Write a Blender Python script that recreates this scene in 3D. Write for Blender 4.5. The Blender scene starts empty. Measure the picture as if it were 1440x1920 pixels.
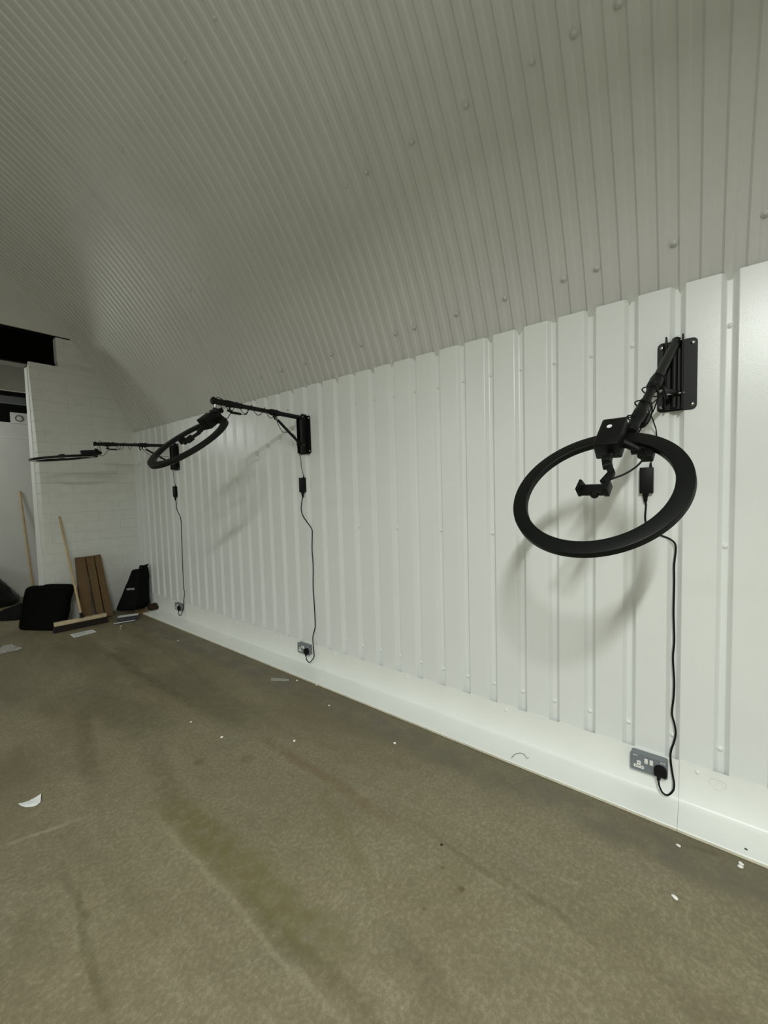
import bpy, bmesh, math, random
from mathutils import Vector as V, Matrix, noise

# ------------------------------------------------------------------ camera, world, lights, exposure
S = bpy.context.scene
COL = S.collection
PI = math.pi
cam_d = bpy.data.cameras.new('camera')
cam = bpy.data.objects.new('camera', cam_d)
COL.objects.link(cam)
cam_d.sensor_fit = 'VERTICAL'
cam_d.sensor_height = 36.0
cam_d.lens = 36.0 * 751.538 / 1920.0
cam_d.clip_start = 0.02
_R = V((0.6157312633, -0.7874567622, -0.0280510061))
_U = V((0.0616743934, 0.0126730806, 0.9980158627))
_F = V((0.7855388473, 0.6162395968, -0.0563691301))
cam.matrix_world = Matrix(((_R.x, _U.x, -_F.x, -2.255), (_R.y, _U.y, -_F.y, 0.0),
                           (_R.z, _U.z, -_F.z, 1.517), (0, 0, 0, 1)))
S.camera = cam

W = bpy.data.worlds.new('world')
S.world = W
W.use_nodes = True
W.node_tree.nodes['Background'].inputs[0].default_value = (0.9, 1.0, 0.92, 1)
W.node_tree.nodes['Background'].inputs[1].default_value = 0.0

S.view_settings.view_transform = 'Standard'
S.view_settings.look = 'None'
S.view_settings.gamma = 1.0
S.view_settings.use_curve_mapping = False
S.view_settings.exposure = -0.1

def area(name, loc, size, power, aim=(0, 0, -1), color=(0.965, 1.0, 0.965), spread=PI):
    d = bpy.data.lights.new(name, 'AREA')
    d.shape = 'RECTANGLE'
    d.size, d.size_y = size
    d.energy = power
    d.color = color
    d.spread = spread
    o = bpy.data.objects.new(name, d)
    COL.objects.link(o)
    o.location = loc
    o.rotation_euler = V(aim).to_track_quat('-Z', 'Y').to_euler()
    return o

# batten lamp hung across the vault, bulb in the side room, added fill lights; a batten also leaks some light upwards
area('hall_batten_and_fill', (-3.60, -0.60, 3.10), (1.3, .08), 175)
area('hall_batten_and_fill_top', (-3.65, -0.60, 3.14), (1.3, .08), 40, (0, 0, 1))
area('hall_batten_and_fill', (-3.65, -4.4, 3.10), (1.5, .08), 25)  # added fill pair behind the camera, evens out far wall and ceiling
area('hall_batten_and_fill_top', (-3.65, -4.4, 3.14), (1.5, .08), 30, (0, 0, 1))
area('left_fill_row', (-5.9, 3.5, 2.85), (.08, 4.2), 88)  # added fill strip on the left, lifts the right wall without sharp shadows
bd_ = bpy.data.lights.new('side_room_bulb', 'POINT')
bd_.energy = 34
bd_.shadow_soft_size = .13
bd_.color = (0.965, 1.0, 0.965)
bulb = bpy.data.objects.new('side_room_bulb', bd_)
COL.objects.link(bulb)
bulb.location = (-2.25, 7.35, 2.72)

# ------------------------------------------------------------------ mesh helpers
def lin(c):
    return tuple(((x / 255.0) / 12.92 if x / 255.0 <= .04045 else ((x / 255.0 + .055) / 1.055) ** 2.4) for x in c)

WORLD0 = {}
def w0(o):
    return WORLD0.get(o.name, V((0, 0, 0))) if o else V((0, 0, 0))

def obj(name, data, mat=None, parent=None, smooth=False, loc=None):
    """data: (verts, faces) in world coordinates, or a bmesh"""
    if isinstance(data, bmesh.types.BMesh):
        me = bpy.data.meshes.new(name)
        bmesh.ops.recalc_face_normals(data, faces=data.faces[:])
        data.to_mesh(me)
        data.free()
    else:
        me = bpy.data.meshes.new(name)
        me.from_pydata([tuple(v) for v in data[0]], [], data[1])
    org = w0(parent) if parent else (V(loc) if loc else V((0, 0, 0)))
    if org.length > 0:
        me.transform(Matrix.Translation(-org))
    if mat:
        for m in (mat if isinstance(mat, (list, tuple)) else [mat]):
            me.materials.append(m)
    if smooth:
        me.polygons.foreach_set('use_smooth', [True] * len(me.polygons))
        if smooth != 'all':
            me.set_sharp_from_angle(angle=math.radians(9 if smooth == 'sheet' else 38))
    me.update()
    o = bpy.data.objects.new(name, me)
    COL.objects.link(o)
    if parent:
        o.parent = parent
    else:
        o.location = org
    WORLD0[o.name] = org.copy()
    return o

def tag(o, label=None, cat=None, group=None, kind=None):
    if label: o['label'] = label
    if cat: o['category'] = cat
    if group: o['group'] = group
    if kind: o['kind'] = kind
    return o

def thing(name, loc, label, cat, group=None):
    o = bpy.data.objects.new(name, None)
    o.empty_display_size = .05
    COL.objects.link(o)
    o.location = loc
    WORLD0[o.name] = V(loc)
    return tag(o, label, cat, group)

def struct(name, data=None, mat=None, smooth=False, parent=None):
    o = obj(name, data, mat, parent, smooth)
    if not parent:
        o['kind'] = 'structure'
    return o

def box(x0, x1, y0, y1, z0, z1):
    v = [(x0, y0, z0), (x1, y0, z0), (x1, y1, z0), (x0, y1, z0), (x0, y0, z1), (x1, y0, z1), (x1, y1, z1), (x0, y1, z1)]
    f = [(0, 3, 2, 1), (4, 5, 6, 7), (0, 1, 5, 4), (1, 2, 6, 5), (2, 3, 7, 6), (3, 0, 4, 7)]
    return v, f

def join(*ds):
    v, f = [], []
    for a, b in ds:
        n = len(v)
        v += [tuple(p) for p in a]
        f += [tuple(i + n for i in q) for q in b]
    return v, f

def bevelled(data, w, seg=2):
    bm = bmesh.new()
    vs = [bm.verts.new(p) for p in data[0]]
    for f in data[1]:
        bm.faces.new([vs[i] for i in f])
    bmesh.ops.recalc_face_normals(bm, faces=bm.faces[:])
    bmesh.ops.bevel(bm, geom=bm.edges[:] + bm.verts[:], offset=w, segments=seg, affect='EDGES', profile=.5)
    return bm

def hexa(c8):
    """8 corners: bottom 4 (ccw), top 4"""
    return [tuple(p) for p in c8], [(0, 3, 2, 1), (4, 5, 6, 7), (0, 1, 5, 4), (1, 2, 6, 5), (2, 3, 7, 6), (3, 0, 4, 7)]

def frame_to_world(o, ax, ay, az):
    o, ax, ay, az = V(o), V(ax), V(ay), V(az)
    return lambda p: o + ax * p[0] + ay * p[1] + az * p[2]

def mapped(data, fn):
    return [tuple(fn(p)) for p in data[0]], data[1]

def mapped_bm(bm, fn):
    for v in bm.verts:
        v.co = fn(v.co.copy())
    return bm

def cyl(a, b, r0, r1=None, n=16, caps=True):
    a, b = V(a), V(b)
    r1 = r0 if r1 is None else r1
    d = (b - a).normalized()
    u = d.orthogonal().normalized()
    w = d.cross(u)
    v = []
    for p, r in ((a, r0), (b, r1)):
        for i in range(n):
            t = 2 * PI * i / n
            v.append(p + (u * math.cos(t) + w * math.sin(t)) * r)
    f = [(i, (i + 1) % n, n + (i + 1) % n, n + i) for i in range(n)]
    if caps:
        f += [tuple(range(n - 1, -1, -1)), tuple(range(n, 2 * n))]
    return v, f

def lathe(a, axis, prof, n=24):
    """prof: list of (distance along axis, radius); closed by caps"""
    a, d = V(a), V(axis).normalized()
    u = d.orthogonal().normalized()
    w = d.cross(u)
    v, f = [], []
    for h, r in prof:
        for i in range(n):
            t = 2 * PI * i / n
            v.append(a + d * h + (u * math.cos(t) + w * math.sin(t)) * max(r, 1e-5))
    for k in range(len(prof) - 1):
        for i in range(n):
            f.append((k * n + i, k * n + (i + 1) % n, (k + 1) * n + (i + 1) % n, (k + 1) * n + i))
    f += [tuple(range(n - 1, -1, -1)), tuple(range((len(prof) - 1) * n, len(prof) * n))]
    return v, f

def spline(pts, k=6):
    P = [V(p) for p in pts]
    if len(P) < 3:
        return P
    out = []
    for i in range(len(P) - 1):
        p0 = P[i - 1] if i else P[0] * 2 - P[1]
        p1, p2 = P[i], P[i + 1]
        p3 = P[i + 2] if i + 2 < len(P) else P[-1] * 2 - P[-2]
        for j in range(k):
            t = j / k
            out.append(.5 * ((2 * p1) + (p2 - p0) * t + (2 * p0 - 5 * p1 + 4 * p2 - p3) * t * t + (3 * p1 - p0 - 3 * p2 + p3) * t ** 3))
    out.append(P[-1])
    return out

def tube(pts, r, n=8, smooth=6):
    P = spline(pts, smooth) if smooth else [V(p) for p in pts]
    v, f = [], []
    u = None
    for i, p in enumerate(P):
        d = (P[min(i + 1, len(P) - 1)] - P[max(i - 1, 0)])
        if d.length < 1e-9: d = V((0, 0, 1))
        d.normalize()
        u = d.orthogonal().normalized() if u is None else (u - d * u.dot(d)).normalized()
        w = d.cross(u)
        for k in range(n):
            t = 2 * PI * k / n
            v.append(p + (u * math.cos(t) + w * math.sin(t)) * r)
    for i in range(len(P) - 1):
        for k in range(n):
            f.append((i * n + k, i * n + (k + 1) % n, (i + 1) * n + (k + 1) % n, (i + 1) * n + k))
    f += [tuple(range(n - 1, -1, -1)), tuple(range((len(P) - 1) * n, len(P) * n))]
    return v, f

def prism(poly, z0, z1):
    """poly: ccw list of (x, y); extruded along z"""
    n = len(poly)
    v = [(x, y, z0) for x, y in poly] + [(x, y, z1) for x, y in poly]
    f = [tuple(range(n - 1, -1, -1)), tuple(range(n, 2 * n))]
    f += [(i, (i + 1) % n, n + (i + 1) % n, n + i) for i in range(n)]
    return v, f

def soft(c8, div=10, rnd=.25, amp=0.0, freq=6.0, seed=0, sag=None):
    """a rounded, slightly creased cushion filling the hexahedron c8"""
    c = [V(p) for p in c8]
    bm = bmesh.new()
    bmesh.ops.create_cube(bm, size=2.0)
    bmesh.ops.subdivide_edges(bm, edges=bm.edges[:], cuts=div, use_grid_fill=True)
    for v in bm.verts:
        p = v.co.copy()
        q = V([max(-(1 - rnd), min(1 - rnd, x)) for x in p])
        d = p - q
        if d.length > 1e-6:
            d = d.normalized() * rnd
        p = q + d
        x, y, z = [(k + 1) / 2 for k in p]
        b = c[0] * (1 - x) * (1 - y) + c[1] * x * (1 - y) + c[2] * x * y + c[3] * (1 - x) * y
        t = c[4] * (1 - x) * (1 - y) + c[5] * x * (1 - y) + c[6] * x * y + c[7] * (1 - x) * y
        w = b * (1 - z) + t * z
        if amp:
            k = min(1.0, z * 4)
            nv = noise.noise_vector(w * freq + V((seed, seed * 2.3, 0)))
            n2 = noise.noise_vector(w * freq * 2.7 + V((seed, 7, 0)))
            w += (nv + n2 * .45) * amp * k
        v.co = w
    return bm

def rounded_rect(w, h, r, n=5):
    pts = []
    for cx, cy, a0 in ((w / 2 - r, h / 2 - r, 0), (-w / 2 + r, h / 2 - r, 90), (-w / 2 + r, -h / 2 + r, 180), (w / 2 - r, -h / 2 + r, 270)):
        for i in range(n + 1):
            a = math.radians(a0 + 90 * i / n)
            pts.append((cx + r * math.cos(a), cy + r * math.sin(a)))
    return pts

# ------------------------------------------------------------------ materials
def mat(name, base, rough=.5, metal=0., spec=.5, nscale=None, namt=.0, bump=None, rvar=0., coat=0., alpha=None, trans=None):
    """bump: (scale, strength, distance)"""
    m = bpy.data.materials.new(name)
    m.use_nodes = True
    nt = m.node_tree
    b = nt.nodes['Principled BSDF']
    b.inputs['Roughness'].default_value = rough
    b.inputs['Metallic'].default_value = metal
    b.inputs['Specular IOR Level'].default_value = spec
    b.inputs['Base Color'].default_value = (*base, 1)
    if coat:
        b.inputs['Coat Weight'].default_value = coat
        b.inputs['Coat Roughness'].default_value = .25
    if trans: b.inputs['Transmission Weight'].default_value = trans
    if alpha is not None: b.inputs['Alpha'].default_value = alpha
    tc = nt.nodes.new('ShaderNodeTexCoord')
    if nscale:
        n = nt.nodes.new('ShaderNodeTexNoise')
        n.inputs['Scale'].default_value = nscale
        n.inputs['Detail'].default_value = 5
        nt.links.new(tc.outputs['Object'], n.inputs['Vector'])
        r = nt.nodes.new('ShaderNodeMapRange')
        r.inputs[1].default_value = .3
        r.inputs[2].default_value = .7
        r.inputs[3].default_value = 1 - namt
        r.inputs[4].default_value = 1 + namt
        nt.links.new(n.outputs[0], r.inputs[0])
        mx = nt.nodes.new('ShaderNodeVectorMath')
        mx.operation = 'SCALE'
        mx.inputs[0].default_value = base
        nt.links.new(r.outputs[0], mx.inputs['Scale'])
        nt.links.new(mx.outputs[0], b.inputs['Base Color'])
        if rvar:
            r2 = nt.nodes.new('ShaderNodeMapRange')
            r2.inputs[1].default_value = .3
            r2.inputs[2].default_value = .7
            r2.inputs[3].default_value = rough - rvar
            r2.inputs[4].default_value = rough + rvar
            nt.links.new(n.outputs[0], r2.inputs[0])
            nt.links.new(r2.outputs[0], b.inputs['Roughness'])
    if bump:
        n = nt.nodes.new('ShaderNodeTexNoise')
        n.inputs['Scale'].default_value = bump[0]
        n.inputs['Detail'].default_value = 3
        nt.links.new(tc.outputs['Object'], n.inputs['Vector'])
        bp = nt.nodes.new('ShaderNodeBump')
        bp.inputs['Strength'].default_value = bump[1]
        bp.inputs['Distance'].default_value = bump[2]
        nt.links.new(n.outputs[0], bp.inputs['Height'])
        nt.links.new(bp.outputs[0], b.inputs['Normal'])
    return m

M = {}
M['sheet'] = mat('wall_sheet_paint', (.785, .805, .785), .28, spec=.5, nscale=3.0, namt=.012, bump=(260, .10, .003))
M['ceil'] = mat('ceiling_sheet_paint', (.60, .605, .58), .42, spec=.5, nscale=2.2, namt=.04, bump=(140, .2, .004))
M['skirt'] = mat('skirting_paint', (.83, .85, .81), .38, nscale=4.0, namt=.02, bump=(60, .15, .004))
M['skirt_edge'] = mat('skirting_edge_wood', (.66, .63, .50), .6, nscale=14, namt=.12)
M['block'] = mat('painted_block', (.72, .73, .69), .6, nscale=9, namt=.035, bump=(70, .35, .006))
M['mortar'] = mat('painted_mortar', (.68, .69, .65), .7, nscale=20, namt=.05, bump=(90, .4, .005))
M['plaster'] = mat('plaster_paint', (.66, .66, .62), .65, nscale=3, namt=.03, bump=(50, .15, .005))
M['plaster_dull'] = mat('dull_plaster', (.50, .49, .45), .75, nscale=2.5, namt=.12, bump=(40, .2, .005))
M['soffit'] = mat('dull_soffit', (.22, .21, .18), .8, nscale=6, namt=.15)
M['trimwhite'] = mat('white_trim', (.80, .81, .77), .5, nscale=6, namt=.02)
M['blacksteel'] = mat('black_steel', (.0015, .0015, .0015), .8, spec=.05, nscale=12, namt=.2)
M['greysteel'] = mat('grey_steel', (.12, .13, .13), .55, nscale=12, namt=.1)
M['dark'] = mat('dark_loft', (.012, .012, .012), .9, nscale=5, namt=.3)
M['blackpl'] = mat('black_plastic', (.0035, .004, .0035), .5, spec=.22, nscale=25, namt=.12)
M['blackpc'] = mat('black_powder_coat', (.0045, .005, .0045), .45, spec=.25, nscale=60, namt=.15, bump=(600, .05, .001))
M['blackrub'] = mat('black_rubber', (.003, .003, .003), .55, spec=.22, nscale=40, namt=.1)
M['diffuser'] = mat('white_diffuser', (.82, .83, .80), .35, nscale=10, namt=.02)
M['chrome'] = mat('bright_steel', (.42, .43, .42), .3, metal=1., nscale=40, namt=.08)
M['sticker'] = mat('white_sticker', (.82, .83, .83), .4, nscale=50, namt=.03)
M['greymetal'] = mat('grey_metalclad', (.175, .20, .215), .42, spec=.5, nscale=60, namt=.05, bump=(300, .1, .002))
M['socketwhite'] = mat('white_socket_plastic', (.80, .79, .76), .35, nscale=30, namt=.02)
M['slot'] = mat('dark_slot', (.01, .01, .01), .6, nscale=30, namt=.1)
M['pencil'] = mat('pencil_mark', (.52, .54, .50), .7, nscale=90, namt=.4)
M['wire'] = mat('dark_wire', (.06, .07, .07), .5, nscale=30, namt=.1)
M['card'] = mat('brown_cardboard', (.150, .094, .046), .85, spec=.2, nscale=8, namt=.07, bump=(40, .12, .003))
M['cardside'] = mat('cardboard_edge', (.034, .021, .012), .85, spec=.2, nscale=20, namt=.2)
M['wood'] = mat('pale_wood', (.50, .37, .20), .55, nscale=12, namt=.12, bump=(30, .1, .002))
M['woodblock'] = mat('bleached_wood', (.55, .45, .29), .6, nscale=14, namt=.12)
M['bristle'] = mat('brown_bristle', (.016, .009, .006), .9, nscale=120, namt=.4)
M['fabric'] = mat('black_fabric', (.003, .0032, .003), .85, spec=.08, nscale=30, namt=.2, bump=(260, .3, .002))
M['fabric2'] = mat('black_nylon', (.003, .0033, .0033), .75, spec=.12, nscale=30, namt=.2, bump=(200, .3, .002))
M['binbag'] = mat('black_polythene', (.0035, .004, .0035), .32, spec=.4, nscale=20, namt=.2, bump=(26, .5, .02))
M['logo'] = mat('silver_print', (.55, .56, .55), .5, nscale=60, namt=.05)
M['paper'] = mat('white_paper', (.80, .82, .82), .6, nscale=10, namt=.02)
M['print'] = mat('grey_print', (.30, .30, .30), .6, nscale=160, namt=.5)
M['printdark'] = mat('dark_print', (.05, .05, .06), .5, nscale=60, namt=.5)
M['foam'] = mat('white_foam', (.86, .85, .80), .8, nscale=60, namt=.04)
M['tape'] = mat('clear_tape', (.55, .55, .48), .25, nscale=30, namt=.05, alpha=.38)
M['film'] = mat('clear_film', (.85, .86, .85), .12, spec=.8, nscale=30, namt=.03, bump=(45, .8, .02), alpha=.17)
M['grille'] = mat('fan_grille', (.16, .16, .14), .6, nscale=40, namt=.1)
M['dirt'] = mat('dark_speck', (.03, .028, .02), .8, nscale=50, namt=.3)

def floor_material():
    m = bpy.data.materials.new('worn_concrete')
    m.use_nodes = True
    nt = m.node_tree
    N, L = nt.nodes, nt.links
    b = N['Principled BSDF']
    tc = N.new('ShaderNodeTexCoord')
    def noi(scale, detail=6, rough=.6, vec=None, dist=0.):
        n = N.new('ShaderNodeTexNoise')
        n.inputs['Scale'].default_value = scale
        n.inputs['Detail'].default_value = detail
        n.inputs['Roughness'].default_value = rough
        n.inputs['Distortion'].default_value = dist
        L.new(vec if vec else tc.outputs['Object'], n.inputs['Vector'])
        return n.outputs[0]
    def rng(x, a, c, lo, hi, smooth=True):
        r = N.new('ShaderNodeMapRange')
        if smooth: r.interpolation_type = 'SMOOTHSTEP'
        for i, q in enumerate((a, c, lo, hi)): r.inputs[i + 1].default_value = q
        L.new(x, r.inputs[0])
        return r.outputs[0]
    def mixc(fac, a, c):
        x = N.new('ShaderNodeMix')
        x.data_type = 'RGBA'
        if isinstance(fac, float): x.inputs[0].default_value = fac
        else: L.new(fac, x.inputs[0])
        for i, q in ((6, a), (7, c)):
            if isinstance(q, tuple): x.inputs[i].default_value = (*q, 1)
            else: L.new(q, x.inputs[i])
        return x.outputs[2]
    def mul(a, c):
        x = N.new('ShaderNodeMath')
        x.operation = 'MULTIPLY'
        for i, q in enumerate((a, c)):
            if isinstance(q, float): x.inputs[i].default_value = q
            else: L.new(q, x.inputs[i])
        return x.outputs[0]
    mp = N.new('ShaderNodeMapping')
    mp.inputs['Scale'].default_value = (1.0, .35, 1)
    L.new(tc.outputs['Object'], mp.inputs[0])
    big = noi(1.3, 8, .65, mp.outputs[0], .8)
    med = noi(5.0, 8, .65, mp.outputs[0])
    fine = noi(60, 6, .7)
    tiny = noi(300, 2, .5)
    c = mixc(rng(big, .36, .64, 0, 1), (.165, .146, .092), (.265, .242, .166))
    c = mixc(mul(rng(med, .48, .70, 0, 1), .7), c, (.295, .272, .200))
    c = mixc(mul(rng(noi(2.3, 5, .6), .55, .75, 0, 1), .5), c, (.185, .168, .095))
    c = mixc(mul(rng(noi(1.6, 4, .6, None, .3), .56, .74, 0, 1), .5), c, (.20, .195, .165))
    c = mixc(mul(rng(noi(14, 8, .7, None, .4), .40, .56, 1, 0), .24), c, (.135, .118, .072))
    c = mixc(mul(rng(noi(22, 8, .75), .60, .74, 0, 1), .24), c, (.34, .315, .245))
    c = mixc(mul(rng(fine, .42, .62, 1, 0), .45), c, (.12, .105, .066))
    c = mixc(mul(rng(fine, .56, .72, 0, 1), .42), c, (.33, .305, .235))
    c = mixc(mul(rng(tiny, .35, .65, 1, 0), .22), c, (.09, .08, .055))
    # worn tracks and scratches with a place of their own on the slab
    sep = N.new('ShaderNodeSeparateXYZ')
    wob = N.new('ShaderNodeVectorMath')
    wob.operation = 'ADD'
    nv = N.new('ShaderNodeTexNoise')
    nv.inputs['Scale'].default_value = 3.0
    L.new(tc.outputs['Object'], nv.inputs['Vector'])
    sc = N.new('ShaderNodeVectorMath')
    sc.operation = 'MULTIPLY_ADD'
    L.new(nv.outputs['Color'], sc.inputs[0])
    sc.inputs[1].default_value = (.10, .10, 0)
    sc.inputs[2].default_value = (-.05, -.05, 0)
    L.new(tc.outputs['Object'], wob.inputs[0])
    L.new(sc.outputs[0], wob.inputs[1])
    L.new(wob.outputs[0], sep.inputs[0])
    def band(ax, ay, bx, by, w, col, amt, gr=18):
        nonlocal c
        dx, dy = bx - ax, by - ay
        ln = math.hypot(dx, dy)
        ux, uy = dx / ln, dy / ln
        sub = N.new('ShaderNodeVectorMath')
        sub.operation = 'SUBTRACT'
        L.new(wob.outputs[0], sub.inputs[0])
        sub.inputs[1].default_value = (ax, ay, 0)
        du = N.new('ShaderNodeVectorMath')
        du.operation = 'DOT_PRODUCT'
        L.new(sub.outputs[0], du.inputs[0])
        du.inputs[1].default_value = (ux, uy, 0)
        dv = N.new('ShaderNodeVectorMath')
        dv.operation = 'DOT_PRODUCT'
        L.new(sub.outputs[0], dv.inputs[0])
        dv.inputs[1].default_value = (-uy, ux, 0)
        ab = N.new('ShaderNodeMath')
        ab.operation = 'ABSOLUTE'
        L.new(dv.outputs['Value'], ab.inputs[0])
        m1 = rng(ab.outputs[0], w * .25, w, 1, 0)
        e = min(.2, ln * .3)
        m2 = rng(du.outputs['Value'], -e, e, 0, 1)
        m3 = rng(du.outputs['Value'], ln - e, ln + e, 1, 0)
        k = mul(mul(m1, m2), mul(m3, rng(noi(gr, 4, .6), .35, .6, .35, 1)))
        c = mixc(mul(k, amt), c, col)
    dk, br, gr_, li = (.10, .088, .05), (.155, .118, .07), (.135, .122, .055), (.34, .32, .24)
    band(-1.44, 2.05, -1.40, .9, .11, gr_, .85)
    band(-1.515, 2.0, -1.52, .75, .016, li, .28, 40)
    band(-1.48, 1.3, -1.46, .7, .05, dk, .45)
    band(-1.863, 1.95, -1.925, 1.3, .022, dk, .6)
    band(-.93, 4.5, -.91, 2.85, .055, dk, .75)
    band(-.845, 2.08, -.88, 1.1, .045, br, .8)
    band(-.80, .62, -.88, .28, .018, dk, .5)
    band(-2.0, 2.38, -1.74, 2.27, .02, li, .5, 30)
    band(-.834, .93, -.845, .5, .022, dk, .45)
    band(-1.257, .8, -1.31, .5, .05, dk, .4)
    band(-.25, .03, -.238, -.10, .025, dk, .8)
    band(-1.31, 2.6, -1.41, 2.0, .09, dk, .45)
    band(-.94, 1.5, -1.155, .99, .05, gr_, .4)
    band(-1.45, 3.4, -1.62, 2.5, .08, dk, .5)
    band(-.55, 4.9, -.30, 4.35, .012, li, .35, 30)
    band(-.34, 5.2, -.30, -.6, .17, (.115, .108, .085), .75, 6)
    band(-.75, 3.6, -.80, 2.3, .22, (.10, .094, .062), .5)
    band(-1.35, 3.9, -1.2, 2.7, .20, (.095, .088, .058), .45)
    def spot(x, y, r, col, amt):
        nonlocal c
        d = N.new('ShaderNodeVectorMath')
        d.operation = 'DISTANCE'
        L.new(wob.outputs[0], d.inputs[0])
        d.inputs[1].default_value = (x, y, 0)
        c = mixc(mul(rng(d.outputs['Value'], r * .4, r, 1, 0), amt), c, col)
    for x, y, r, a in ((-.969, .703, .020, .6), (-.935, .80, .010, .5), (-1.12, .77, .012, .4), (-1.02, 2.0, .05, .3), (-1.2, 2.2, .04, .35), (-.70, 3.1, .06, .3)):
        spot(x, y, r, (.085, .060, .030), a)
    hs = N.new('ShaderNodeVectorMath')
    hs.operation = 'MULTIPLY'
    gr = noi(150, 4, .7)
    c = mixc(mul(rng(gr, .60, .72, 0, 1), .20), c, (.36, .335, .26))
    c = mixc(mul(rng(gr, .40, .30, 0, 1), .45), c, (.075, .066, .042))
    L.new(c, hs.inputs[0])
    hs.inputs[1].default_value = (1.10, 1.07, .975)
    L.new(hs.outputs[0], b.inputs['Base Color'])
    L.new(rng(med, .3, .7, .50, .72), b.inputs['Roughness'])
    b.inputs['Specular IOR Level'].default_value = .35
    bp = N.new('ShaderNodeBump')
    bp.inputs['Strength'].default_value = .55
    bp.inputs['Distance'].default_value = .004
    ad = N.new('ShaderNodeMath')
    ad.operation = 'ADD'
    L.new(fine, ad.inputs[0])
    L.new(med, ad.inputs[1])
    L.new(ad.outputs[0], bp.inputs['Height'])
    L.new(bp.outputs[0], b.inputs['Normal'])
    return m
M['floor'] = floor_material()

# ------------------------------------------------------------------ room shell
YB, YF = 6.10, -5.2            # back wall plane, wall behind the camera
ACX, ACZ, AR = -3.635, .913, 3.943
XL = 2 * ACX                   # far left wall
H = 2.382
PITCH, RY0 = .177, -.096

fv, ff = box(XL - .1, .12, YF - .1, 8.6, -.12, 0)
floor = struct('floor', (fv, ff), M['floor'])

# right wall: backing plus profiled liner sheets, five channels to a sheet
wall_r = struct('wall_right', box(.034, .14, YF, YB, 0, H - .02), M['sheet'])
OW, FW, DP, TH = .056, .021, .027, .0014
def channel(y):
    """front polyline (y, x) of one channel, bends slightly rounded"""
    a = OW / 2; c = FW / 2; e = .0022
    s = (a - c) / DP
    return [(y - a - e, 0), (y - a + e * .4, e * .55), (y - c - e * .4, DP - e * .55), (y - c + e, DP), (y + c - e, DP), (y + c + e * .4, DP - e * .55),
            (y + a - e * .4, e * .55), (y + a + e, 0)]
def liner_sheet(i0, i1, y0, y1, off):
    fr = [(y0, 0)]
    for i in range(i0, i1):
        fr += channel(RY0 + i * PITCH)
    fr.append((y1, 0))
    n = len(fr)
    v, f = [], []
    for z in (.02, H):
        for (y, x) in fr: v.append((x - off, y, z))
        for (y, x) in fr: v.append((x + TH - off, y, z))
    for k in range(n - 1):
        f.append((k, k + 1, 2 * n + k + 1, 2 * n + k))                    # front
        f.append((n + k, 3 * n + k, 3 * n + k + 1, n + k + 1))            # back
        f.append((2 * n + k, 2 * n + k + 1, 3 * n + k + 1, 3 * n + k))    # top
        f.append((k, n + k, n + k + 1, k + 1))                            # bottom
    f.append((0, 2 * n, 3 * n, n))
    f.append((n - 1, 2 * n - 1, 4 * n - 1, 3 * n - 1))
    return v, f
NR0, NR1 = -28, 35
edges = [NR0 + 2] + [i for i in range(-26, NR1 + 1) if (i - 4) % 5 == 0]
edges = sorted(set([NR0] + [i for i in range(NR0 + 1, NR1) if (i - 4) % 5 == 0] + [NR1]))
for k in range(len(edges) - 1):
    i0, i1 = edges[k], edges[k + 1]
    y0 = YF if k == 0 else RY0 + (i0 - .5) * PITCH
    y1 = YB - .004 if k == len(edges) - 2 else RY0 + (i1 - .5) * PITCH
    obj('wall_sheet', liner_sheet(i0, i1, y0, y1 + (.0 if k == len(edges) - 2 else .012), .0006 * (k % 2)), M['sheet'], wall_r, smooth='sheet')

# round-headed fixing screws, one mesh shared
def screw_mesh(name, m, r=.0108, h=.010):
    d = lathe((0, 0, 0), (-1, 0, 0), [(0, r * 1.25), (.0012, r * 1.25), (.0014, r), (h * .6, r * .86), (h, r * .35)], 12)
    me = bpy.data.meshes.new(name)
    me.from_pydata([tuple(p) for p in d[0]], [], d[1])
    me.polygons.foreach_set('use_smooth', [True] * len(me.polygons))
    me.set_sharp_from_angle(angle=math.radians(40))
    me.materials.append(m)
    return me
scr = screw_mesh('screw', M['sheet'])
rs = random.Random(3)
def put(me, name, parent, loc, rot=None):
    o = bpy.data.objects.new(name, me)
    COL.objects.link(o)
    o.parent = parent
    o.location = V(loc) - w0(parent)
    if rot: o.rotation_euler = rot
    return o
for i in range(-3, NR1):
    y = RY0 + i * PITCH
    if not (i == 14 or i == 15): put(scr, 'screw', wall_r, (DP, y - .003, 2.163 + rs.uniform(-.004, .004)))
    if i % 2 == 0: put(scr, 'screw', wall_r, (DP, y + rs.uniform(-.003, .003), 1.228 + .005 * min(max(i, 0), 8) / 4))
    put(scr, 'screw', wall_r, (DP, y + rs.uniform(-.002, .003), .312 + rs.uniform(-.004, .004)))
obj('drill_hole', lathe((-.0002, 2.787, 2.221), (-1, 0, 0), [(0, .006), (.0006, .006)], 10), M['slot'], wall_r)

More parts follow.
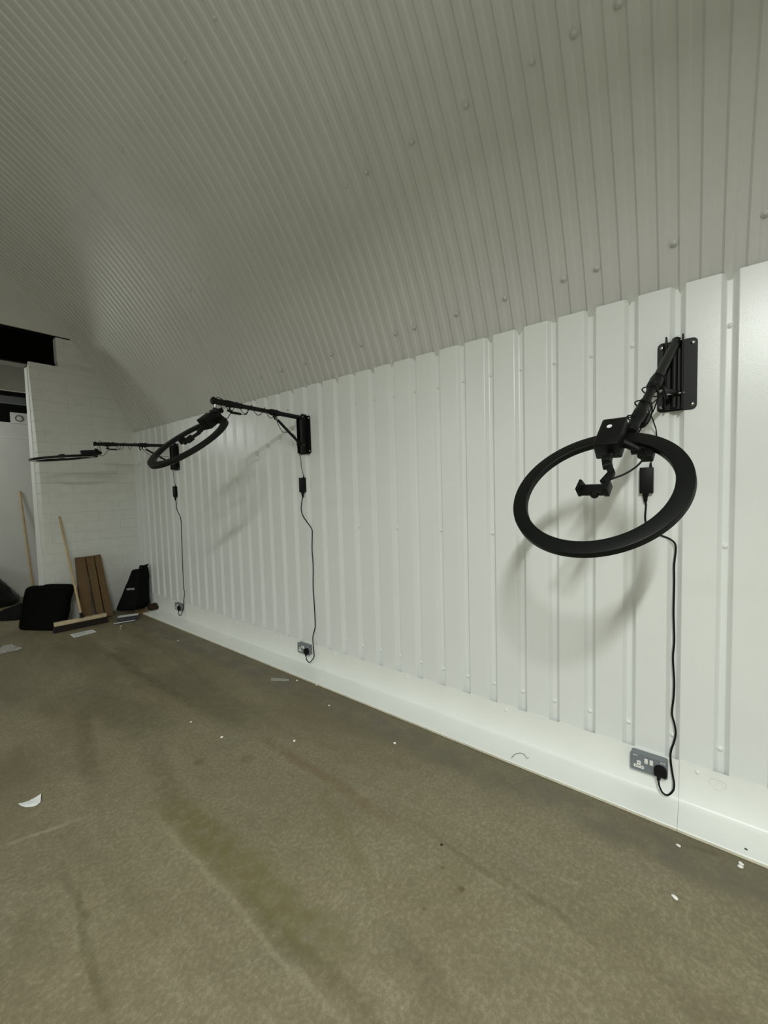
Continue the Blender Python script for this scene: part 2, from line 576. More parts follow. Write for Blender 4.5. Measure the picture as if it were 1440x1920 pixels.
# skirting: folded flashing, an upright and a ledge lying on the slab, jointed every 2.4 m
skirt = struct('baseboard_right', box(-.0035, -.001, YF, YB, .012, .05), M['skirt'])
SZ = .213
for a, c in ((YF, -2.34), (-2.34, .053), (.053, 2.44), (2.44, 4.83), (4.83, YB - .002)):
    g = .0005
    prof = [(-.0065, SZ), (-.001, SZ), (-.001, .002), (-.195, .002), (-.195, .011), (-.190, .0155), (-.030, .0185), (-.016, .024), (-.0085, .036)]
    n = len(prof)
    v = [(x, a + g, z) for x, z in prof] + [(x, c - g, z) for x, z in prof]
    f = [tuple(range(n)), tuple(range(2 * n - 1, n - 1, -1))] + [(i, n + i, n + (i + 1) % n, (i + 1) % n) for i in range(n)]
    obj('skirting_panel', (v, f), M['skirt'], skirt, smooth=True)
    obj('skirting_edge', box(-.1958, -.1945, a + g, c - g, .002, .0125), M['skirt_edge'], skirt)
sk_scr = screw_mesh('screw', M['skirt'], .0095, .008)
for y in (-.91, -.015, .883, 1.598, 2.308, 3.02, 3.74, 4.45, 5.2): put(sk_scr, 'screw', skirt, (-.0065, y, .187))
# pencilled ring and a small hole on the skirting by the nearest joint
pts = []
for k in range(26):
    a = 2 * PI * k / 24 + .9
    r = .0285 + .003 * math.sin(3 * a)
    pts.append((-.0072, -.086 + r * math.cos(a), .159 + r * .82 * math.sin(a)))
obj('pencil_ring', tube(pts, .0005, 5, 2), M['pencil'], skirt)
obj('pencil_ring', tube([(-.0072, -.097 + .016 * math.cos(t * .9), .158 + .013 * math.sin(t * 1.3)) for t in range(5)], .0004, 5, 4), M['pencil'], skirt)
obj('nail_hole', lathe((-.154, -.172, .0165), (0, 0, 1), [(0, .006), (.0006, .005)], 9), M['wire'], skirt)

# corner flashing at the back of the wall
struct('trim_1', prism([(-.0015, 5.945), (-.0065, 5.947), (-.0065, YB - .001), (-.0015, YB - .001)][::-1], .214, H - .01), M['sheet'])

# vaulted ceiling of finely corrugated sheets
CP, CA = .0745, .0075
def arc_pt(t, dr=0.0):
    r = AR + dr
    return ACX + r * math.cos(t), ACZ + r * math.sin(t)
T0 = math.asin((H - .055 - ACZ) / AR)
T1 = PI - T0
def corr_profile(y0, y1):
    """list of (y, depth) - flat strips joined by steep webs"""
    out = []
    k0 = math.floor((y0 - .004) / CP) - 1
    k1 = math.ceil((y1 - .004) / CP) + 1
    s = .0042
    for k in range(k0, k1 + 1):
        yc = .004 + k * CP
        out += [(yc - s, -CA), (yc + s, 0), (yc + CP / 2 - s * 1.3, 0), (yc + CP / 2 + s * 1.3, -CA)]
    def at(y):
        for (ya, da), (yb, db) in zip(out, out[1:]):
            if ya <= y <= yb: return da + (db - da) * (y - ya) / max(yb - ya, 1e-9)
    return [(y0, at(y0))] + [(y, d) for y, d in out if y0 + 1e-4 < y < y1 - 1e-4] + [(y1, at(y1))]
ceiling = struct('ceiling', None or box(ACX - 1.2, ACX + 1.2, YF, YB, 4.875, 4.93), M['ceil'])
NT = 44
cs_n = 12
ystart = .004 - .018 + CP * -70
bnd = [ystart + CP * cs_n * k for k in range(0, 13)]
for k in range(len(bnd)):
    a = max(bnd[k], YF)
    c = min(bnd[k] + CP * cs_n + .003, YB)
    if c - a < .05: continue
    pr = corr_profile(a, c)
    n = len(pr)
    v, f = [], []
    for j in range(NT + 1):
        t = T0 + (T1 - T0) * j / NT
        for (y, dd) in pr:
            x, z = arc_pt(t, dd + .001 * (k % 2))
            v.append((x, y, z))
    for j in range(NT):
        for q in range(n - 1):
            f.append((j * n + q, j * n + q + 1, (j + 1) * n + q + 1, (j + 1) * n + q))
    nb = len(v)                                          # a second skin gives the sheet its thickness
    v2 = []
    for j in range(NT + 1):
        t = T0 + (T1 - T0) * j / NT
        for (y, dd) in pr:
            x, z = arc_pt(t, dd + .0022 + .001 * (k % 2))
            v2.append((x, y, z))
    f2 = [tuple(nb + i for i in reversed(q)) for q in f]
    rim = [(q, nb + q, nb + q + 1, q + 1) for q in range(n - 1)]
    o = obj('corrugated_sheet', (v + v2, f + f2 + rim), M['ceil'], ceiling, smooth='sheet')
cscr = screw_mesh('screw', M['ceil'], .0105, .009)
def ceil_screw(y, t):
    x, z = arc_pt(t, -CA - .0005)
    put(cscr, 'screw', ceiling, (x, y, z), (0, -t + 0, 0))
t_of = lambda x, z: math.atan2(z - ACZ, x - ACX)
pat1 = [-.192, .095, .395, .544, .847, 1.143, 1.442, 1.591, 1.892]
for (x, z), ys in (((-.05, 2.545), pat1), ((-.47, 3.258), [.25, .4, .563, .859, 1.16, 1.458, 1.611, 1.917, 2.224]), ((-1.052, 3.888), [.86, 1.16, 1.46, 1.625, 1.925, 2.231, 2.53])):
    t = t_of(x, z)
    for y in ys: ceil_screw(y, t)
    for q in range(1, 5): ceil_screw(ys[-1] + .3 * q, t)

# walls out of view that close the hall and bounce its light
struct('wall_left', box(XL - .12, XL, YF, 8.6, 0, H + .1), M['sheet'])
struct('wall_front', box(XL, .12, YF - .12, YF, 0, 4.95), M['plaster'])

# back wall: pier of painted blocks, steel beam over the wide opening, plaster panel above
PX, NX, NZ0, PZ1 = -1.018, -.775, 3.108, 3.452
def arch_x(z):
    d = AR * AR - (z - ACZ) ** 2
    return min(.028, ACX + math.sqrt(max(d, 0)) + .006)
core = [(PX + .006, 0), (.028, 0)] + [(arch_x(z) - .004, z) for z in [H - .02 + (PZ1 - H) * q / 8 for q in range(9)]] + [(NX + .006, PZ1), (NX + .006, NZ0 - .004), (PX + .006, NZ0 - .004)]
v, f = prism(core, 0, 1)
wall_b = struct('wall_back', ([(x, YB + .0035 + w * .146, z) for x, z, w in v], f), M['mortar'])
CH, BLN = .1215, .486
k = 0
z = .0025
rb = random.Random(5)
while z < PZ1 - .02:
    z0, z1 = z, min(z + CH, PZ1)
    if z0 < NZ0 - .02 < z1: z1 = NZ0 if z1 - NZ0 < .07 else z1
    xl = PX if z0 < NZ0 - .03 else NX
    ph = -.458 if k % 2 == 0 else -.215
    js = sorted([ph + BLN * q for q in range(-3, 3)])
    xr_lo, xr_hi = arch_x(z0), arch_x(z1)
    cuts = [xl] + [j for j in js if xl + .05 < j < min(xr_lo, xr_hi) - .05] + [None]
    for q in range(len(cuts) - 1):
        g = .0013
        a = cuts[q] + (g if q else 0)
        if cuts[q + 1] is None: b0, b1 = xr_lo, xr_hi
        else: b0 = b1 = cuts[q + 1] - g
        if min(b0, b1) - a < .02: continue
        pz = rb.uniform(-.0012, .0012)
        y0 = YB + pz
        lean = (lambda q: .030 * max(0, min(1, (q - 2.0) / 1.1)) if xl == PX else 0) if q == 0 else (lambda q: 0)
        c8 = [(a - lean(z0), y0, z0 + g), (b0, y0, z0 + g), (b0, YB + .19, z0 + g), (a, YB + .19, z0 + g), (a - lean(z1), y0, z1 - g), (b1, y0, z1 - g), (b1, YB + .19, z1 - g), (a, YB + .19, z1 - g)]
        obj('block', bevelled(hexa(c8), .0018, 1), M['block'], wall_b)
    z += CH
    k += 1
# second leaf of the pier, smooth, behind a dark joint
struct('trim_2', bevelled(hexa([(PX - .006, YB + .205, 0), (-.3, YB + .205, 0), (-.3, YB + .43, 0), (PX - .006, YB + .43, 0), (PX - .006, YB + .205, NZ0 - .014), (-.3, YB + .205, NZ0 - .014), (-.3, YB + .43, NZ0 - .014), (PX - .006, YB + .325, NZ0 - .014)]), .003, 1), M['trimwhite'])
# opening's other jamb far to the left, out of view
obj('left_jamb', box(XL, -5.4, YB, YB + .43, 0, NZ0), M['plaster'], wall_b)
# upper panel following the vault
pan = [(-.70, PZ1 + .012)]
N_ = 20
t_a = t_of(-.70, PZ1 + .012)
pan = []
ta = math.asin((PZ1 + .012 - ACZ) / AR)
for q in range(N_ + 1):
    t = ta + (PI - 2 * ta) * q / N_
    x, zz = arc_pt(t, -.0)
    pan.append((x, zz))
v, f = prism(pan, 0, 1)
obj('upper_panel', ([(x, YB - .018 + w * .022, z) for x, z, w in v], f), M['plaster'], wall_b)
# steel beam in its pocket
beam = obj('steel_beam', join(box(-5.6, NX + .10, YB + .115, YB + .13, NZ0 + .012, PZ1 + .004), box(-5.6, NX + .10, YB + .10, YB + .34, NZ0 + .002, NZ0 + .014),
                              box(-5.6, NX + .10, YB + .10, YB + .34, PZ1 - .008, PZ1 + .006)), M['blacksteel'], wall_b)
obj('beam_soffit', box(-5.4, PX - .008, YB + .15, YB + .34, NZ0 - .006, NZ0 + .001), M['soffit'], wall_b)

# side room beyond the opening
YW = 8.30
wall_far = struct('wall_far', box(XL, .12, YW, YW + .15, 0, 2.70), M['plaster'])
obj('ledge_strip', box(-5.5, .1, YW - .012, YW + .001, 2.462, 2.476), M['trimwhite'], wall_far)
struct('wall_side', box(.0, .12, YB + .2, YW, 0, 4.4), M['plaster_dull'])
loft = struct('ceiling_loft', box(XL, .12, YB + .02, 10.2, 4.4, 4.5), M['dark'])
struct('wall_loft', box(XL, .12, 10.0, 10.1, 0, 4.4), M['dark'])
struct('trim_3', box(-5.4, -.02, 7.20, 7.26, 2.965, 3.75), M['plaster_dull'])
pur = obj('purlin', join(box(-5.4, -.02, 7.60, 7.69, 2.872, 2.962), box(-5.4, -.02, 7.595, 7.60, 2.955, 2.966)), M['greysteel'], loft)

fan = thing('extractor_fan', (-.68, 8.2, 2.67), 'square white extractor fan with round grille on top of the side room wall', 'fan')
obj('fan_panel', bevelled(box(-.872, -.50, 8.262, 8.30, 2.688, 2.852), .004), M['plaster'], fan, smooth=True)
def ring_mesh(c, n, u, r0, r1, h0, h1, seg=40):
    c, n, u = V(c), V(n), V(u)
    w = n.cross(u)
    v, f = [], []
    pr = [(r0, h0), (r0, h1), (r1, h1), (r1, h0)]
    m = len(pr)
    for i in range(seg):
        a = 2 * PI * i / seg
        d = u * math.cos(a) + w * math.sin(a)
        for r, h in pr: v.append(c + d * r + n * h)
    for i in range(seg):
        for q in range(m):
            f.append((i * m + q, ((i + 1) % seg) * m + q, ((i + 1) % seg) * m + (q + 1) % m, i * m + (q + 1) % m))
    return v, f
obj('fan_grille', ring_mesh((-.772, 8.262, 2.766), (0, -1, 0), (1, 0, 0), .036, .052, -.002, .006), M['grille'], fan, smooth=True)
obj('fan_hub', lathe((-.772, 8.262, 2.766), (0, -1, 0), [(0, .034), (.004, .034), (.007, .026), (.008, .006)], 20), M['plaster'], fan, smooth=True)
obj('fan_blade', join(*[cyl((-.772, 8.260, 2.766), (-.772 + .046 * math.cos(a), 8.260, 2.766 + .046 * math.sin(a)), .003, n=6) for a in [k * PI / 4 for k in range(8)]]), M['grille'], fan)

# ------------------------------------------------------------------ ring lamps on wall arms
def lamp(idx, loc, label, yc, z0, z1, root, E, cfrac, rc, rn, rd_, mount_r, holder, loops, seed, cend=None):
    root, E, rc, rn, rd_ = V(root), V(E), V(rc), V(rn).normalized(), V(rd_).normalized()
    T = thing('ring_lamp', (0, yc, z0), label, 'lamp', 'ring lamps on folding wall arms')
    d = (E - root).normalized()
    Lg = (E - root).length
    up = (V((0, 0, 1)) - d * d.z).normalized()
    side = d.cross(up)
    # plate with rounded corners, four bolts
    hh = z1 - z0
    pl = prism(rounded_rect(.145, hh, .019), 0, .006)
    pl = ([(-.0012 - w, yc + a, z0 + hh / 2 + b) for a, b, w in pl[0]], pl[1])
    plate = obj('back_plate', bevelled(pl, .0008, 1), M['blackpc'], T, smooth=True)
    for a in (-1, 1):
        for b in (-1, 1):
            obj('bolt', lathe((-.0072, yc + a * .056, z0 + hh / 2 + b * (hh / 2 - .022)), (-1, 0, 0), [(0, .0085), (.0015, .0085), (.004, .0062), (.0052, .003)], 12), M['chrome'], plate, smooth=True)
    # hinge channel standing on the plate
    hc = yc + (.008 if idx == 1 else .0)
    br = obj('hinge_channel', join(bevelled_data(box(-.062, -.0072, hc - .033, hc - .026, z0 + .006, z1 + .010), .002), bevelled_data(box(-.062, -.0072, hc + .026, hc + .033, z0 + .006, z1 + .010), .002),
                                   box(-.030, -.0072, hc - .026, hc + .026, z0 + .006, z1 - .045)), M['blackpc'], T, smooth=True)
    for zz in (z1 - .012, z0 + .07):
        obj('hinge_pin', cyl((-.048, hc - .0365, zz), (-.048, hc + .0365, zz), .0042, n=10), M['chrome'], br, smooth=True)
    obj('hinge_post', cyl((-.040, hc, z0 + .012), (-.040, hc, z1 - .030), .0130, n=18), M['blackpc'], T, smooth=True)
    # telescopic boom
    C = root + d * (Lg * cfrac)
    obj('boom_tube', join(cyl(root - d * .012, C, .0175, n=24), cyl(root - d * .014 , root - d * .010, .0185, n=24)), M['blackpc'], T, smooth=True)
    col = obj('clamp_collar', lathe(C - d * .055, d, [(0, .0178), (.006, .0205), (.03, .0215), (.032, .0235), (.085, .0235), (.088, .021), (.105, .019)], 24), M['blackpl'], T, smooth=True)
    lv = C - up * .018 + d * .02
    obj('clamp_lever', join(cyl(lv + side * .006, lv - side * .034, .006, n=10), tube([lv - side * .030, lv - side * .034 - up * .012 + d * .012, lv - side * .034 - up * .045 + d * .006], .0048, 8, 3)), M['blackpl'], col, smooth=True)
    sl = Lg * .27
    obj('extension_tube', cyl(C + d * .03, E - d * (sl - .02), .0158, n=20), M['blackpc'], T, smooth=True)
    sleeve = obj('end_sleeve', lathe(E - d * sl, d, [(0, .0162), (.004, .0195), (sl * .35, .0205), (sl * .4, .0225), (sl * .62, .0225), (sl * .66, .0195), (sl - .02, .0195), (sl, .0195)], 24), M['blackpl'], T, smooth=True)
    obj('end_cap', join(lathe(E - d * .002, d, [(0, .0195), (.004, .0235), (.022, .0235), (.028, .0205), (.031, .01)], 24), cyl(E + d * .012 + up * .01, E + d * .012 + up * .026, .011, .008, 14)), M['blackpl'], sleeve, smooth=True)
    kb = E - d * (sl * .5)
    obj('locking_knob', join(cyl(kb - up * .018, kb - up * .042, .006, n=10), lathe(kb - up * .038, -up, [(0, .008), (.004, .017), (.012, .017), (.016, .011)], 10)), M['blackpl'], sleeve, smooth=True)
    # brace from hinge foot up to collar
    a0 = V((-.050, yc, z0 + .075))
    a1 = C - up * .033 - d * .006
    bd = (a1 - a0).normalized()
    brace = obj('brace', cyl(a0, a1 - bd * .022, .0105, n=16), M['blackpc'], T, smooth=True)
    obj('brace_joint', join(cyl(a1 - bd * .026, a1, .0112, n=14), cyl(a1 - side * .013, a1 + side * .013, .007, n=10)), M['chrome'], brace, smooth=True)
    obj('brace_bracket', bevelled(mapped(box(-.020, .016, -.008, .008, -.020, .004), frame_to_world(C - up * .018 - d * .004, d, side, up)), .002, 1), M['blackpl'], brace)
    # head mount
    rt = rd_.cross(rn)                                           # tangent at the head
    FF = frame_to_world(rc, rt, rd_, rn)
    sp0 = E - up * .014 + d * .004
    if idx == 1:                                                 # clamps the box from its side
        yk, hin = FF((.092, .205, -.030)), FF((.040, .222, -.004))
        sp1 = sp0.lerp(yk, .45)
    else:
        yk, hin = FF((.004, .325, .020)), FF((.004, .270, .008))
        sp1 = E - V((0, 0, .062)) + d * .006
    mnt = obj('head_mount', join(cyl(sp0, sp1, .0085, n=14), lathe(sp0 + (sp1 - sp0) * .15, sp1 - sp0, [(0, .011), (.006, .011)], 12)), M['chrome'], T, smooth=True)
    obj('mount_yoke', join(tube([sp1 + (sp0 - sp1) * .25, sp1, yk, yk.lerp(hin, .5)], .0150, 14, 4), cyl(yk - rt * .024, yk + rt * .024, .017, n=16), cyl(yk, hin, .0155, n=14)), M['blackpl'], mnt, smooth=True)
    kd = -rd_ if idx == 1 else -rt
    kk = yk + kd * .014 + rt * (.012 if idx == 1 else 0)
    obj('yoke_knob', lathe(kk, kd, [(0, .007), (.008, .007), (.010, .014), (.022, .014), (.026, .010)], 9), M['blackpl'], mnt, smooth=True)
    if idx == 1:
        obj('yoke_block', bevelled(mapped(box(.105, .140, .150, .195, -.040, -.012), FF), .003), M['blackpl'], mnt, smooth=True)
    # the ring itself
    R1, R0 = .275, .2265
    prof = [(R0, -.0235), (R0, -.0022), (R0 + .0022, 0), (R1 - .004, 0), (R1 - .001, -.0018), (R1, -.005), (R1, -.0235), (R1 - .002, -.0245), (R0 + .002, -.0245)]
    seg, m = 120, len(prof)
    v, f = [], []
    for i in range(seg):
        a = 2 * PI * i / seg
        e = rd_ * math.cos(a) + rt * math.sin(a)
        for r, h in prof: v.append(rc + e * r + rn * h)
    for i in range(seg):
        for q in range(m):
            f.append((i * m + q, ((i + 1) % seg) * m + q, ((i + 1) % seg) * m + (q + 1) % m, i * m + (q + 1) % m))
    rg = obj('ring_housing', (v, f), M['blackpl'], T, smooth=True)
    obj('light_diffuser', ring_mesh(rc, rn, rd_, R0 + .003, R1 - .003, -.0252, -.0235, 96), M['diffuser'], rg, smooth=True)
    # control box astride the ring
    F = frame_to_world(rc, rt, rd_, rn)
    hb = hexa([F(p) for p in ((-.040, .166, -.030), (.046, .166, -.030), (.046, .296, -.026), (-.040, .296, -.026), (-.028, .152, .056), (.052, .152, .056), (.052, .292, .054), (-.028, .292, .054))])
    bx = obj('control_box', bevelled(hb, .007, 3), M['blackpl'], T, smooth=True)
    obj('box_sticker', lathe(F((.006, .244, .0552)), rn, [(0, .0085), (.0012, .0085)], 18), M['sticker'], bx)
    obj('box_button', bevelled(mapped(box(-.012, .012, -.003, .003, 0, .0012), frame_to_world(F((.012, .276, .0542)), rt, rd_, rn)), .0004, 1), M['blackrub'], bx)
    # jointed phone holder
    ht = lambda x: x
    arm = obj('holder_arm', join(bevelled_data(mapped(box(-.011, .011, -.028, .0, -.009, .009), frame_to_world(F((.018, .172, .002)), rt, rd_, rn)), .003),
                                 cyl(F((.000, .130, .002)), F((.026, .130, .002)), .015, n=16), cyl(F((.008, .096, .002)), F((.036, .104, .002)), .013, n=16)), M['blackpl'], T, smooth=True)
    obj('arm_link', bevelled(hexa([F(p) for p in ((-.004, .128, -.010), (.014, .136, -.010), (.052, .070, -.010), (.036, .056, -.010), (-.004, .128, .012), (.014, .136, .012), (.052, .070, .012), (.036, .056, .012))]), .003), M['blackpl'], arm, smooth=True)
    obj('arm_link', bevelled(hexa([F(p) for p in ((.034, .070, -.008), (.054, .062, -.008), (.040, .016, -.008), (.016, .022, -.008), (.034, .070, .010), (.054, .062, .010), (.040, .016, .010), (.016, .022, .010))]), .003), M['blackpl'], arm, smooth=True)
    ph = obj('phone_clamp', bevelled(mapped(box(-.034, .046, -.030, .012, -.010, .004), F), .002), M['blackpl'], T, smooth=True)
    obj('clamp_jaw', bevelled(hexa([F(p) for p in ((-.043, -.032, -.012), (-.032, -.032, -.012), (-.028, .020, -.012), (-.041, .022, -.012), (-.043, -.032, .028), (-.034, -.032, .028), (-.032, .012, .028), (-.041, .014, .028))]), .002), M['blackpl'], ph, smooth=True)
    obj('clamp_jaw', bevelled(hexa([F(p) for p in ((.040, -.032, -.012), (.056, -.032, -.012), (.056, .014, -.012), (.040, .014, -.012), (.042, -.032, .026), (.056, -.032, .026), (.056, .010, .026), (.042, .010, .026))]), .002), M['blackpl'], ph, smooth=True)
    obj('clamp_foot', lathe(F((.012, -.028, -.002)), -rd_, [(0, .013), (.008, .013), (.013, .009), (.015, .002)], 16), M['blackpl'], ph, smooth=True)
    # cable: out of the box, looped round the boom, down the brace to the plate's foot
    P = [F((.030, .300, .012)), F((.045, .325, .03))]
    P += [E - d * .02 + up * .030 + side * .02]
    tot = Lg * (1 - cfrac) - .02
    nl = loops
    rr = random.Random(seed)
    for q in range(nl * 8 + 1):
        s = q / (nl * 8)
        a = 2 * PI * q / 8
        r = .023 + (.022 + .020 * abs(math.sin(PI * s * nl * .5))) * max(0, -math.cos(a)) * (.5 + .5 * rr.random()) * (1.5 if idx == 1 else 1)
        P.append(E - d * (.05 + s * tot) + up * (math.cos(a) * r) + side * (math.sin(a) * (.034 if idx == 1 else .023)))
    if idx == 1:
        P += [C - up * .045 - side * .02, V((-.17, .172, 1.835)), V((-.07, .165, 1.80)), V((-.03, .154, 1.755))]
    else:
        P += [C - up * .05 - side * .02, a1.lerp(a0, .30) + side * .016 - up * .04, a1.lerp(a0, .5) - up * .005 + side * .015, V((-.05, yc + .075, z0 + .16)), V((-.022, yc + .082, z0 + .09)), V((-.016, yc + .078, z0 + .03)), V((-.012, cend[0] + .006, cend[1] + .02)), V((-.012, *cend))]
    cb = obj('power_cable', tube(P, .0026, 7, 4), M['blackrub'], T, smooth='all')
    # little in-line switch with its own lead
    s0 = F((.035, .30, -.01))
    sA = E - d * (sl * .55) - up * .055
    sB = sA - d * .075 - up * .002
    sw = obj('inline_lead', tube([s0, s0.lerp(sA, .5) - up * .03, sA], .0026, 7, 6), M['blackrub'], T, smooth='all')
    obj('inline_lead', tube([sB, sB - d * .05 + up * .008, E - d * (sl + .05) - up * .012], .0026, 7, 6), M['blackrub'], T, smooth='all')
    obj('inline_switch', bevelled(mapped(box(0, .078, -.008, .008, -.008, .008), frame_to_world(sA, -d, side, up)), .003), M['blackpl'], sw, smooth=True)
    if holder:
        obj('holder_lead', tube([F((.10, .20, -.02)), F((.125, .15, .0)), F((.115, .10, .0)), F((.085, .06, .0)), F((.045, .035, .0))], .0032, 7, 6), M['blackrub'], T, smooth='all')
    return T

def bevelled_data(data, w, seg=1):
    bm = bevelled(data, w, seg)
    bm.verts.index_update()
    v = [tuple(x.co) for x in bm.verts]
    f = [tuple(x.index for x in q.verts) for q in bm.faces]
    bm.free()
    return v, f

lamp(1, None, 'nearest and largest-looking black ring lamp, ring tilted back, above the double socket', .081, 1.832, 2.141,
     (-.05, .085, 2.122), (-.552, .190, 1.712), .52, (-.759, .278, 1.504), (-.712, .112, .693), (.687, -.117, .717), 0, True, 3, 1)
lamp(2, None, 'middle black ring lamp, boom level and ring tipped steeply down over the second power socket', 2.58, 1.828, 2.140,
     (-.045, 2.572, 2.122), (-.817, 2.515, 2.128), .36, (-1.004, 2.543, 1.864), (-.610, -.045, .791), (.760, .09, .60), 0, False, 4, 2, (2.640, 1.812))
lamp(3, None, 'farthest black ring lamp, its ring lying nearly flat in front of the block pier', 4.868, 1.812, 2.119,
     (-.045, 4.876, 2.098), (-.700, 5.190, 2.100), .40, (-.997, 5.221, 1.949), (-.104, .011, .995), (.989, -.104, .105), 0, False, 4, 3, (4.945, 1.795))

# ------------------------------------------------------------------ adapters with their leads and plugs, sockets
def adapter(yc, zt, zb, w, label, lead, top, plug_y, plug_z, side_):
    T = thing('power_adapter', (0, yc, zb), label, 'adapter', 'power adapters under the ring lamps')
    cs = obj('adapter_case', bevelled(box(-.034, -.002, yc - w / 2, yc + w / 2, zb, zt), .0035), M['blackpl'], T, smooth=True)
    obj('lead_plug', lathe((-.017, yc + .004, zb), (0, 0, -1), [(-.003, .013), (.014, .012), (.018, .009), (.034, .008), (.042, .0055)], 14), M['blackrub'], cs, smooth=True)
    obj('strain_relief', lathe((-.017, yc - w * .28, zt - .002), (0, 0, 1), [(0, .006), (.022, .0042)], 10), M['blackrub'], cs, smooth=True)
    obj('output_lead', tube([(-.017, yc - w * .28, zt + .012)] + top, .0026, 7, 6), M['blackrub'], T, smooth='all')
    obj('mains_lead', tube([(-.017, yc + .004, zb - .036)] + lead, .0042, 8, 6), M['blackrub'], T, smooth='all')
    # three-pin plug body standing on the socket face
    x = -.046
    P = [(0.022 * math.cos(a) * 1.0, .022 * math.sin(a)) for a in [math.radians(q) for q in range(-35, 216, 12)]]
    P = [(-.020, -.024), (.020, -.024), (.026, -.012)] + [(.026 * math.cos(a), .004 + .022 * math.sin(a)) for a in [math.radians(q) for q in range(0, 181, 15)]] + [(-.026, -.012)]
    v, f = prism(P, 0, .022)
    pg = obj('mains_plug', bevelled(([(x - w_, plug_y + a, plug_z + b) for a, b, w_ in v], f), .003, 2), M['blackrub'], T, smooth=True)
    obj('plug_neck', lathe((x - .012, plug_y + .005, plug_z - .021), (0, .12, -1), [(0, .009), (.012, .0085), (.026, .0055)], 12), M['blackrub'], pg, smooth=True)
    return T

L1 = [(-.004, .193, 1.406), (-.004, .195, 1.338), (-.005, .182, 1.295), (-.006, .156, 1.276), (-.006, .132, 1.267), (-.004, .095, 1.249), (-.003, .077, 1.218), (-.001, .082, 1.132), (.001, .081, 1.045), (.001, .082, .908), (.001, .078, .782), (.001, .082, .693), (0, .076, .58), (0, .078, .503), (0, .083, .429), (-.001, .072, .376), (-.002, .068, .339), (-.004, .073, .298), (-.008, .085, .246), (-.015, .085, .202), (-.028, .076, .145)]
T1_ = [(-.012, .167, 1.649), (-.014, .153, 1.709), (-.03, .154, 1.755)]
adapter(.190, 1.585, 1.464, .054, 'nearest black power adapter, on the wall behind the big ring', L1 + [(-.040, .070, .113), (-.044, .074, .081), (-.048, .094, .053), (-.052, .114, .060), (-.056, .126, .090), (-.058, .128, .108)], T1_, .122, .160, 0)
L2 = [(-.004, 2.641, 1.462), (-.004, 2.661, 1.367), (-.006, 2.631, 1.299), (-.006, 2.542, 1.212), (-.004, 2.535, 1.158), (-.003, 2.546, 1.032), (-.003, 2.540, .897), (-.003, 2.550, .714), (-.003, 2.545, .577), (-.003, 2.542, .394), (-.004, 2.551, .346), (-.006, 2.575, .272), (-.012, 2.566, .19)]
T2_ = [(-.012, 2.629, 1.727), (-.012, 2.632, 1.775), (-.012, 2.640, 1.812)]
adapter(2.616, 1.634, 1.512, .058, 'black power adapter under the middle ring lamp', L2 + [(-.035, 2.535, .132), (-.042, 2.548, .100), (-.050, 2.580, .068), (-.056, 2.606, .085), (-.058, 2.612, .108)], T2_, 2.606, .160, 0)
L3 = [(-.004, 4.93, 1.42), (-.004, 4.925, 1.347), (-.004, 4.84, 1.234), (-.003, 4.847, 1.062), (-.003, 4.859, .74), (-.003, 4.868, .414), (-.004, 4.852, .345), (-.008, 4.872, .246), (-.015, 4.868, .18)]
T3_ = [(-.012, 4.936, 1.731), (-.012, 4.945, 1.795)]
adapter(4.916, 1.624, 1.497, .056, 'farthest black power adapter, under the ring lamp in the back corner', L3 + [(-.046, 4.87, .085), (-.054, 4.895, .068), (-.058, 4.915, .085), (-.058, 4.920, .108)], T3_, 4.902, .162, 0)

def rounded_box_x(x0, x1, yc, zc, w, h, r):
    v, f = prism(rounded_rect(w, h, r), 0, 1)
    return [(x0 + (x1 - x0) * q, yc + a, zc + b) for a, b, q in v], f

def socket(yc, label):
    zc = .165
    T = thing('wall_socket', (0, yc, .122), label, 'socket', 'metal double sockets along the skirting')
    obj('back_box', rounded_box_x(-.007, -.036, yc, zc, .146, .082, .008), M['greymetal'], T, smooth=True)
    fp = obj('face_plate', bevelled(rounded_box_x(-.0365, -.0455, yc, zc, .150, .087, .009), .0015, 1), M['greymetal'], T, smooth=True)
    for s in (-1, 1):
        oy = yc + s * .040
        # rocker switches near the middle
        obj('switch', bevelled(box(-.049, -.0450, yc + s * .0105 - .007, yc + s * .0105 + .007, zc + .004, zc + .028), .001, 1), M['socketwhite'], T)
        oz = zc - .012
        ins = obj('outlet', join(bevelled_data(box(-.0468, -.0452, oy - .021, oy + .021, oz - .016, oz - .002), .0006), bevelled_data(box(-.0468, -.0452, oy - .008, oy + .008, oz - .006, oz + .020), .0006)), M['socketwhite'], T)
        for a, b, w_, h_ in ((-.012, -.009, .008, .0022), (.012, -.009, .008, .0022), (0, .010, .0026, .007)):
            obj('pin_hole', box(-.0471, -.0466, oy + a - w_ / 2, oy + a + w_ / 2, oz + b - h_ / 2, oz + b + h_ / 2), M['slot'], ins)
        iy = yc + s * .055
        ind = obj('fixing_frame', bevelled(box(-.0468, -.0452, iy - .0085, iy + .0085, zc + .027, zc + .034), .0006, 1), M['socketwhite'], fp)
        obj('fixing_slot', box(-.0471, -.0466, iy - .006, iy + .006, zc + .029, zc + .032), M['slot'], ind)
    return T
socket(.169, 'grey double wall socket nearest the viewer, black plug in its right outlet')
socket(2.661, 'grey double wall socket below the middle ring lamp')
socket(4.957, 'small grey wall socket by the back corner below the farthest ring lamp')

